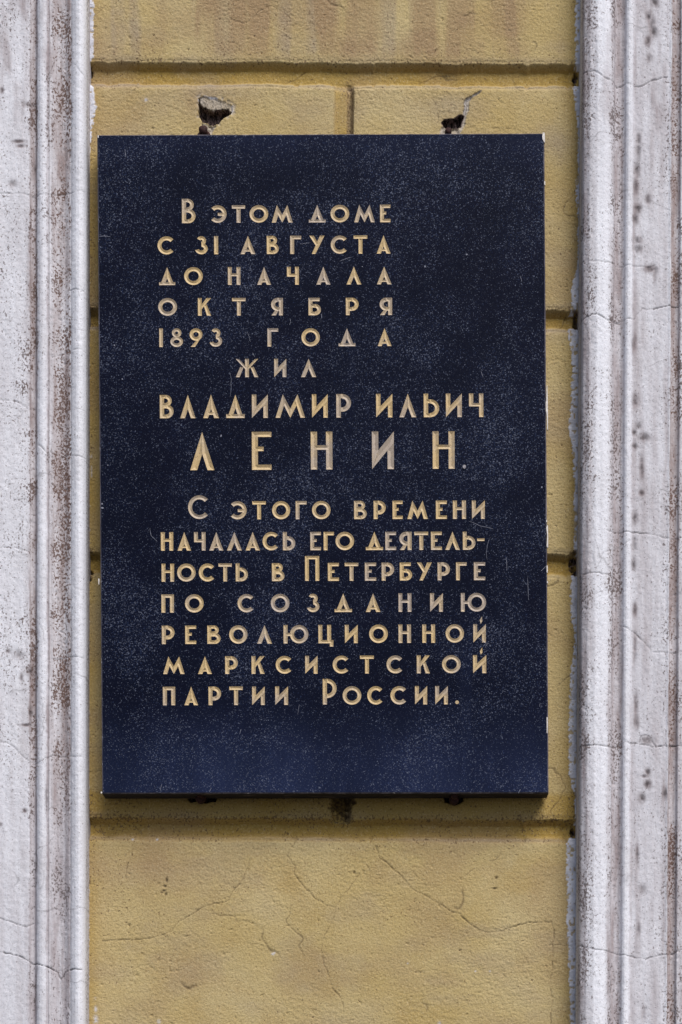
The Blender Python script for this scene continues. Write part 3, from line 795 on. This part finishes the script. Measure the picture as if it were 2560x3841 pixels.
# each line: (x of first pair, top, base), (x of second pair, top, base), stroke, letters
TEXT = [
    ((600, 771, 836.5), (1450, 767.5, 833.5), 14.6, T(560, [('Э', 722, 912), ('Т', 975, 1131), ('О', 1182, 1402), ('М', 1443, 1690)]) + T(1020, [('Д', 437, 635), ('О', 692, 912), ('М', 970, 1213), ('Е', 1275, 1397)])),
    ((600, 746, 837.5), (1450, 742, 834), 15.0, T(560, [('В', 387, 547)])),
    ((600, 886.5, 954.5), (1450, 882.5, 951), 14.6, T(560, [('С', 100, 303), ('З', 540, 690), ('I', 765, 813), ('А', 1075, 1252), ('В', 1385, 1525)]) + T(1020, [('Г', 218, 348), ('У', 443, 622), ('С', 695, 888), ('Т', 965, 1125), ('А', 1235, 1398)])),
    ((600, 1002.5, 1069.5), (1450, 999.5, 1066.5), 14.6, T(560, [('Д', 118, 308), ('О', 413, 632), ('Н', 928, 1075), ('А', 1272, 1435)]) + T(1020, [('Ч', 180, 320), ('А', 525, 692), ('Л', 880, 1055), ('А', 1237, 1410)])),
    ((600, 1118, 1184.5), (1450, 1116.5, 1181.5), 14.6, T(560, [('О', 108, 330), ('К', 575, 730), ('Т', 977, 1137), ('Я', 1435, 1575)]) + T(1020, [('Б', 433, 580), ('Р', 873, 1023), ('Я', 1270, 1417)])),
    ((600, 1231.5, 1301.5), (1450, 1231, 1298), 14.0, T(560, [('I', 120, 163), ('8', 250, 400), ('9', 477, 628), ('З', 710, 860), ('Г', 1393, 1520)]) + T(1020, [('О', 350, 567), ('Д', 787, 985), ('А', 1247, 1410)])),
    ((600, 1346.5, 1415), (1450, 1345, 1414), 14.4, T(560, [('Ж', 1020, 1285)]) + T(1020, [('И', 30, 172), ('Л', 345, 525)])),
    ((600, 1481.5, 1569), (1800, 1475.5, 1564), 16.4, T(560, [('В', 127, 288), ('Л', 367, 547), ('А', 637, 822), ('Д', 907, 1125), ('И', 1210, 1397)]) + T(1000, [('М', 108, 455), ('И', 537, 722), ('Р', 823, 997)]) + T(1400, [('И', 37, 228), ('Л', 310, 510), ('Ь', 597, 778), ('И', 858, 1045), ('Ч', 1130, 1298)])),
    ((700, 1620.5, 1764), (1700, 1617.5, 1758), 23.2, T(560, [('Л', 483, 768), ('Е', 1210, 1440)]) + T(1000, [('Н', 523, 777), ('И', 1243, 1500)]) + T(1400, [('Н', 702, 960)])),
    ((900, 1880, 1948), (1800, 1877, 1946), 14.6, T(580, [('Э', 892, 1085), ('Т', 1152, 1312)]) + T(980, [('О', 130, 343), ('Г', 408, 537), ('О', 600, 818), ('В', 1095, 1243), ('Р', 1325, 1468)]) + T(1380, [('Е', 293, 412), ('М', 467, 708), ('Е', 803, 932), ('Н', 1003, 1157), ('И', 1227, 1378)])),
    ((700, 1858, 1947), (1800, 1855, 1944), 15.0, T(580, [('С', 390, 628)])),
    ((600, 1996, 2065.5), (1800, 1994, 2062), 14.6, T(580, [('Н', 77, 222), ('А', 272, 432), ('Ч', 467, 602), ('А', 645, 812), ('Л', 853, 1030), ('А', 1072, 1242), ('С', 1268, 1453)]) + T(980, [('Ь', 257, 403), ('Е', 580, 705), ('Г', 737, 858), ('О', 877, 1095), ('Д', 1233, 1435)]) + T(1380, [('Е', 208, 335), ('Я', 373, 517), ('Т', 550, 712), ('Е', 745, 873), ('Л', 912, 1085), ('Ь', 1120, 1268)])),
    ((600, 2019.5, 2029), (1800, 2019.5, 2029), 9.5, T(1380, [('-', 1288, 1375)])),
    ((600, 2114.5, 2182), (1800, 2108.5, 2176), 14.6, T(580, [('Н', 85, 232), ('О', 268, 485), ('С', 520, 705), ('Т', 755, 912), ('Ь', 957, 1100), ('В', 1383, 1530)]) + T(980, [('Е', 787, 917), ('Т', 985, 1145), ('Е', 1222, 1355)]) + T(1380, [('Р', 165, 312), ('Б', 378, 523), ('У', 580, 755), ('Р', 823, 968), ('Г', 1040, 1165), ('Е', 1250, 1383)])),
    ((600, 2087.5, 2181), (1800, 2083, 2176), 14.8, T(980, [('П', 518, 685)])),
    ((600, 2229.7, 2298), (1800, 2224, 2294), 14.6, T(580, [('П', 83, 230), ('О', 360, 580), ('С', 977, 1167)]) + T(980, [('О', 115, 335), ('З', 537, 687), ('Д', 865, 1070), ('А', 1232, 1405)]) + T(1380, [('Н', 363, 515), ('И', 735, 885), ('Ю', 1097, 1393)])),
    ((600, 2347, 2416), (1800, 2341, 2410), 14.6, T(580, [('Р', 88, 237), ('Е', 363, 492), ('В', 623, 778), ('О', 880, 1095), ('Л', 1208, 1383)]) + T(980, [('Ю', 265, 557), ('Ц', 675, 850), ('И', 987, 1138), ('О', 1272, 1492)]) + T(1380, [('Н', 363, 510), ('Н', 643, 793), ('О', 917, 1133), ('Й', 1243, 1390)])),
    ((600, 2462.5, 2528.5), (1800, 2457, 2525), 14.6, T(580, [('М', 103, 355), ('А', 513, 677), ('Р', 833, 982), ('К', 1143, 1298)]) + T(980, [('С', 173, 360), ('И', 520, 665), ('С', 843, 1033), ('Т', 1165, 1328)]) + T(1380, [('С', 222, 412), ('К', 578, 733), ('О', 875, 1095), ('Й', 1240, 1395)])),
    ((600, 2576, 2645.5), (1800, 2572.5, 2641.5), 14.6, T(580, [('П', 100, 245), ('А', 352, 515), ('Р', 637, 785), ('Т', 882, 1040), ('И', 1150, 1298)]) + T(980, [('И', 167, 318), ('О', 960, 1180), ('С', 1243, 1425)]) + T(1380, [('С', 265, 453), ('И', 557, 700), ('И', 795, 943)])),
    ((600, 2547.5, 2644), (1800, 2545, 2641), 14.8, T(980, [('Р', 727, 890)])),
    ((600, 2627.5, 2641), (1800, 2627.5, 2641), 14, T(1380, [('.', 1030, 1073)])),
    ((600, 1744.5, 1758.5), (1800, 1744.5, 1758.5), 14, T(1400, [(".", 1056, 1094)])),
]

# ------------------------------------------------------------------ the plaque
FH = .040          # front of the slab in front of the wall
BH = .006
corners = [(365, 505), (2043, 499), (2059, 2975), (384, 2977)]
plaque = empty("memorial_plaque", (float(to_world(1213, 0, 0)[0]), -.02, float(to_world(0, 2977, 0)[2]) + .44))
tag(plaque, "dark blue granite plaque with engraved gilt Cyrillic text, fixed to the yellow wall", "plaque")
CH = 4.0
def inset(c, d):
    cx = sum(p[0] for p in c) / 4; cy = sum(p[1] for p in c) / 4
    return [(x + (d if x < cx else -d), y + (d if y < cy else -d)) for x, y in c]
inner = inset(corners, CH)

verts, edg, faces, fid = [], [], [], []
def addv(x, y): verts.append(Vector((x, y))); return len(verts) - 1
cn = [addv(*p) for p in inner]
edg += [(cn[i], cn[(i + 1) % 4]) for i in range(4)]
def addface(pts, lid):
    ar = sum(pts[i][0] * pts[(i + 1) % len(pts)][1] - pts[(i + 1) % len(pts)][0] * pts[i][1] for i in range(len(pts)))
    if ar < 0: pts = pts[::-1]
    faces.append([addv(*p) for p in pts]); fid.append(lid)
nl = 0
lrec = []
rj = random.Random(5)
for (xa, ta, ba), (xb, tb_, bb), th, ls in TEXT:
    for c, x0, x1 in ls:
        xm = (x0 + x1) / 2; f = (xm - xa) / (xb - xa)
        top = ta + (tb_ - ta) * f; bot = ba + (bb - ba) * f
        W, H = x1 - x0, bot - top
        sk = .0066
        def P(p, x0=x0, top=top, H=H):
            return (x0 + p[0] + sk * (p[1] - H / 2), top + p[1] - .0035 * p[0])
        t = th * rj.uniform(.97, 1.04)
        for pc in glyph(c, W, H, t):
            if pc[0] == 'q':
                q4 = [P(p) for p in pc[1]]
                # drop repeated points
                q5 = [p for i, p in enumerate(q4) if math.hypot(p[0] - q4[i - 1][0], p[1] - q4[i - 1][1]) > .3]
                if len(q5) < 3: continue
                addface(q5, nl)
                if len(q5) == 4:
                    a, b, c_, d = [Vector(p) for p in q5]
                    if (a - b).length + (c_ - d).length < (b - c_).length + (d - a).length: a, b, c_, d = b, c_, d, a
                    m1, m2 = (a + d) / 2, (b + c_) / 2
                    L = (m2 - m1).length; w1, w2 = (a - d).length / 2, (b - c_).length / 2
                    if L > w1 + w2 + 1:
                        dr = (m2 - m1) / L; m1 = m1 + dr * w1; m2 = m2 - dr * w2
                        n = max(1, int((m2 - m1).length / 16)); pr = None
                        for i in range(n + 1):
                            vtx = addv(*(m1 + (m2 - m1) * i / n))
                            if pr is not None: edg.append((pr, vtx))
                            pr = vtx
            else:
                _, cx, cy, rx, ry, a0, a1, t2 = pc
                n = max(5, int(abs(a1 - a0) / 360 * (30 if max(rx, ry) > 25 else 20)))
                ang = [math.radians(a0 + (a1 - a0) * i / n) for i in range(n + 1)]
                o = [P((cx + rx * math.cos(a), cy - ry * math.sin(a))) for a in ang]
                ri, rk = max(rx - t2, .15), max(ry - t2, .15)
                inn = [P((cx + ri * math.cos(a), cy - rk * math.sin(a))) for a in ang]
                full = abs(a1 - a0) >= 359.9
                pr = None
                for i in range(n):
                    addface([o[i], o[i + 1], inn[i + 1], inn[i]], nl)
                if t2 < rx * .9:
                    for i in range(n + 1):
                        if full or 1 <= i < n:
                            m_ = ((o[i][0] + inn[i][0]) / 2, (o[i][1] + inn[i][1]) / 2)
                            vtx = addv(*m_)
                            if pr is not None: edg.append((pr, vtx))
                            pr = vtx
                else: addv(*P((cx, cy)))
        lrec.append(c); nl += 1

ov, oe, of, _, _, ofo = delaunay_2d_cdt(verts, edg, faces, 0, 0.004, True)
OV = np.array([(p.x, p.y) for p in ov])
lid = np.array([fid[o[0]] if len(o) else -1 for o in ofo])
OF = np.array([list(f) for f in of])
# make all triangles wind the same way in the world (x right, z up, seen from -y)
a = OV[OF[:, 0]]; b = OV[OF[:, 1]]; c = OV[OF[:, 2]]
cr = (b[:, 0] - a[:, 0]) * (c[:, 1] - a[:, 1]) - (b[:, 1] - a[:, 1]) * (c[:, 0] - a[:, 0])
OF[cr > 0] = OF[cr > 0][:, ::-1]
def front(px, py, h):
    x, y = flat(px, py, FH)
    X, Y, Z = to_world(x, y, h)
    return np.stack([X, Y, Z], -1)
def submesh(F):
    us, inv = np.unique(F.ravel(), return_inverse=True)
    return us, inv.reshape(F.shape)
us, F2 = submesh(OF[lid < 0])
slabV = front(OV[us, 0], OV[us, 1], np.full(len(us), FH))
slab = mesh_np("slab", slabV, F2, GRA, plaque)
# rim, sides and back of the slab
def ring(r0, h0, r1, h1, name, mat):
    V = [tuple(front(np.array(x), np.array(y), h0)) for x, y in r0] + [tuple(front(np.array(x), np.array(y), h1)) for x, y in r1]
    return mesh_np(name, V, [(i, i + 4, (i + 1) % 4 + 4, (i + 1) % 4) for i in range(4)], mat, plaque)
# finely cut rim so that it can be a little uneven
def rimring():
    V = []; F = []
    N = 160
    for s_ in range(4):
        p0, p1 = corners[s_], corners[(s_ + 1) % 4]; q0, q1 = inner[s_], inner[(s_ + 1) % 4]
        for i in range(N):
            t = i / N
            ox = (p0[0] + (p1[0] - p0[0]) * t, p0[1] + (p1[1] - p0[1]) * t)
            ix = (q0[0] + (q1[0] - q0[0]) * t, q0[1] + (q1[1] - q0[1]) * t)
            wv = float(vn(np.array(t * 60 + s_ * 100.), np.array(3.), 1.0)) * .7 - .2
            dx, dy = ix[0] - ox[0], ix[1] - ox[1]; L = math.hypot(dx, dy)
            if i > 1: ox = (ox[0] + dx / L * max(wv, -.3), ox[1] + dy / L * max(wv, -.3))
            V.append(tuple(front(np.array(ix[0]), np.array(ix[1]), FH)))
            V.append(tuple(front(np.array(ox[0]), np.array(ox[1]), FH - .0016)))
            V.append(tuple(front(np.array(ox[0]), np.array(ox[1]), BH)))
    n = len(V) // 3
    F1 = [(3 * i, 3 * i + 1, 3 * ((i + 1) % n) + 1, 3 * ((i + 1) % n)) for i in range(n)]
    F2_ = [(3 * i + 1, 3 * i + 2, 3 * ((i + 1) % n) + 2, 3 * ((i + 1) % n) + 1) for i in range(n)]
    V = np.array(V)
    return V, [f[::-1] for f in F1], [f[::-1] for f in F2_]
RV, RF1, RF2 = rimring()
# orientation is repaired by normals recalculation below
rim = mesh_np("bevelled_rim", RV, RF1, EDG, plaque)
side = mesh_np("slab_side", RV, RF2, SID, plaque)
bkV = [tuple(front(np.array(x), np.array(y), BH)) for x, y in corners]
mesh_np("slab_back", bkV, [(0, 1, 2, 3)], SID, plaque)

# engraved letters: V-cut, depth grows with the distance from the outline
for l in range(nl):
    Fl = OF[lid == l]
    if not len(Fl): continue
    us, F2 = submesh(Fl)
    # outline edges occur once
    cnt = {}
    for f in Fl:
        for i in range(3):
            e = tuple(sorted((int(f[i]), int(f[(i + 1) % 3])))); cnt[e] = cnt.get(e, 0) + 1
    be = [e for e, n in cnt.items() if n == 1]
    P0 = OV[[e[0] for e in be]]; P1 = OV[[e[1] for e in be]]
    pts = OV[us]
    dd = P1 - P0; L2 = np.maximum((dd ** 2).sum(1), 1e-9)
    tt = np.clip(((pts[:, None] - P0[None]) * dd[None]).sum(2) / L2[None], 0, 1)
    dist = np.sqrt((((P0[None] + tt[..., None] * dd[None]) - pts[:, None]) ** 2).sum(2)).min(1)
    dep = np.minimum(dist, 13) * S * .42
    V = front(pts[:, 0], pts[:, 1], FH - dep)
    mt = GLD
    nm = "letter"
    if lrec[l] in '.': nm = "full_stop"
    if lrec[l] == '-': nm = "hyphen"
    if l == nl - 1:
        mt = PLUG; V[:, 1] -= .0012
    mesh_np(nm, V, F2, mt, plaque)

# bare chips along the rim and scratches on the face
def patch(name, pts, h, th, mat, jit=0, seed=0):
    r = random.Random(seed)
    P = [(x + r.uniform(-jit, jit), y + r.uniform(-jit, jit)) for x, y in pts]
    n = len(P)
    cx = sum(p[0] for p in P) / n; cy = sum(p[1] for p in P) / n
    V = [tuple(front(np.array(x), np.array(y), h)) for x, y in P] + [tuple(front(np.array(x), np.array(y), h - th)) for x, y in P] + [tuple(front(np.array(cx), np.array(cy), h + .0001))]
    F = [(2 * n, (i + 1) % n, i) for i in range(n)] + [(i, (i + 1) % n, n + (i + 1) % n) for i in range(n)] + [(i, n + (i + 1) % n, n + i) for i in range(n)]
    return mesh_np(name, V, F, mat, plaque)
def strip(pts, wl, wr):
    return [(x - wl(i), y) for i, (x, y) in enumerate(pts)] + [(x + wr(i), y) for i, (x, y) in reversed(list(enumerate(pts)))]
patch("chip", [(2037, 497), (2044, 498), (2045, 518), (2045, 536), (2041, 532), (2036, 522), (2035, 512)], FH + .0003, .004, CHIPM)
patch("chip", [(2051, 1445), (2054, 1446), (2055, 1500), (2056, 1560), (2056, 1612), (2053, 1612), (2052, 1560), (2048, 1540), (2047, 1512), (2050, 1500)], FH + .0003, .004, CHIPM, .8, 2)
patch("chip", [(2053, 1970), (2056, 1971), (2057, 2015), (2057, 2054), (2053, 2053), (2051, 2046), (2054, 2020), (2053, 1990), (2050, 1980)], FH + .0003, .004, CHIPM)
for i, (x, y, hh_) in enumerate(((2051, 1950, 8), (2053, 2122, 26), (2054, 2180, 8), (2053, 2690, 60), (2044, 680, 14), (371, 2170, 22), (369, 508, 9), (381, 2970, 6))):
    patch("chip", [(x - 1.5, y), (x + 2.2, y), (x + 2.5, y + hh_ / 2), (x + 2, y + hh_), (x - 1, y + hh_), (x - 2, y + hh_ / 2)], FH + .0002, .003, CHIPM, .5, i)
SCR = [[(1087, 1190 + 28), (1091, 1190 + 17)], [(1090, 1195), (1091, 1205), (1089, 1206)], [(1206, 1177), (1207, 1194)], [(1275, 980), (1295, 972), (1320, 964)], [(1128, 916), (1165, 910)],
       [(863, 1395), (868, 1420), (867, 1470), (864, 1490)], [(927, 1242), (935, 1262), (941, 1282)], [(949, 1323), (956, 1340)], [(1402, 1408), (1407, 1396)], [(1118, 2680), (1123, 2650), (1124, 2642)],
       [(602, 2965), (605, 2950), (608, 2942)], [(900, 2753), (905, 2735)], [(1795, 2392), (1820, 2412), (1835, 2413)], [(1822, 2425), (1832, 2412)], [(1840, 2015), (1830, 2040), (1825, 2070), (1828, 2100)],
       [(1760, 1955), (1800, 1972), (1850, 1983)], [(1414, 2138), (1432, 2120)], [(2030, 2142), (2048, 2124)], [(563, 1980), (568, 2010), (590, 2030)], [(1228, 2322), (1250, 2310)],
       [(1952, 1035), (1958, 1055)], [(372, 887), (392, 885), (415, 888)], [(430, 1293), (432, 1300)], [(1945, 2975), (1952, 2960)], [(1805, 1392), (1812, 1412)], [(470, 560), (472, 590)], [(787, 2970), (793, 2955)], [(2026, 2640), (2025, 2650)], [(1980, 2165), (1984, 2250)], [(1900, 2090), (1903, 2140)]]
for i, pl in enumerate(SCR):
    r = random.Random(i)
    pts = jag(pl, i, .8, 9); n = len(pts)
    L, Rr = [], []
    for j, (x, y) in enumerate(pts):
        x2, y2 = pts[min(j + 1, n - 1)]; x1, y1 = pts[max(j - 1, 0)]
        dx, dy = x2 - x1, y2 - y1; l_ = math.hypot(dx, dy) or 1
        w = (.6 if i in (5, 6, 9, 14) else .85) * (.35 + .65 * math.sin(math.pi * (j + .5) / n)) * r.uniform(.6, 1)
        L.append((x - dy / l_ * w, y + dx / l_ * w)); Rr.append((x + dy / l_ * w, y - dx / l_ * w))
    V = [tuple(front(np.array(x), np.array(y), FH + .00015)) for x, y in L + Rr]
    mesh_np("scratch", V, [(j, j + 1, n + j + 1, n + j) for j in range(n - 1)], SCRM, plaque)
for i, (x, y, r_) in enumerate(((1752, 955, 6), (430, 1295, 4), (508, 1275, 4), (830, 1635, 7), (950, 1330, 5), (525, 1220, 3), (540, 717, 3), (486, 688, 3), (1744, 1754, 3), (2033, 1828, 7), (1595, 1000, 6), (1360, 1000, 3), (385, 1905, 7), (384, 1890, 5), (405, 1745, 4), (460, 1422, 5), (1690, 2640, 4), (1360, 2390, 3))):
    r = random.Random(i + 40)
    patch("pale_mark", [(x + r_ * r.uniform(.3, .8) * math.cos(a_), y + r_ * r.uniform(.3, .8) * math.sin(a_)) for a_ in [j * math.pi / 3.5 for j in range(7)]], FH + .0002, .0003, SCRM, 0, i)

# ------------------------------------------------------------------ iron pins
def pin(name, x, y, r, r2, label, y0h=-.018, y1h=.034):
    ox, oy = flat(x, y, .02)
    X, _, Z = to_world(ox, oy, 0)
    o = empty(name, (float(X), 0.0, float(Z)))
    tag(o, label, "iron pin", "rusty iron pins fixing the plaque")
    rr = random.Random(int(x))
    def rod(nm, rad, h0, h1, dz=0, n=18, m=6):
        V = []; F = []
        for j in range(m + 1):
            for i in range(n):
                a_ = 2 * math.pi * i / n
                q_ = rad * S * (1 + .07 * math.sin(3 * a_ + j) + rr.uniform(-.03, .03))
                V.append((float(X) + q_ * math.cos(a_), -(h0 + (h1 - h0) * j / m), float(Z) + dz * S + q_ * math.sin(a_)))
        for j in range(m):
            for i in range(n):
                F.append((j * n + i, j * n + (i + 1) % n, (j + 1) * n + (i + 1) % n, (j + 1) * n + i))
        c0 = len(V); V.append((float(X), -h1 - rad * S * .25, float(Z) + dz * S))
        Ft = [(m * n + i, m * n + (i + 1) % n, c0, c0) for i in range(n)]
        me = bpy.data.meshes.new(nm)
        me.from_pydata([(a_ - float(X), b_, c_ - float(Z)) for a_, b_, c_ in V], [], F + [f[:3] for f in Ft])
        me.materials.append(RUST)
        for p in me.polygons: p.use_smooth = True
        ob = bpy.data.objects.new(nm, me); scn.collection.objects.link(ob); ob.parent = o
    rod("shaft", r, y0h, y1h - .002)
    rod("washer", r2, .006, .020, -9)
pin("iron_pin", 766, 503, 16, 24, "rusty iron pin above the plaque under the larger hole in the stucco")
pin("iron_pin", 1682, 507, 12, 17, "rusty iron pin just showing above the plaque under the smaller hole")
pin("iron_pin", 752, 2979, 14, 20, "dark iron pin under the plaque bottom edge, nearest the white moulding with speckled hollow")
pin("iron_pin", 1705, 2987, 13, 18, "dark iron pin hanging lowest under the plaque's bottom edge")
print("letters", nl)
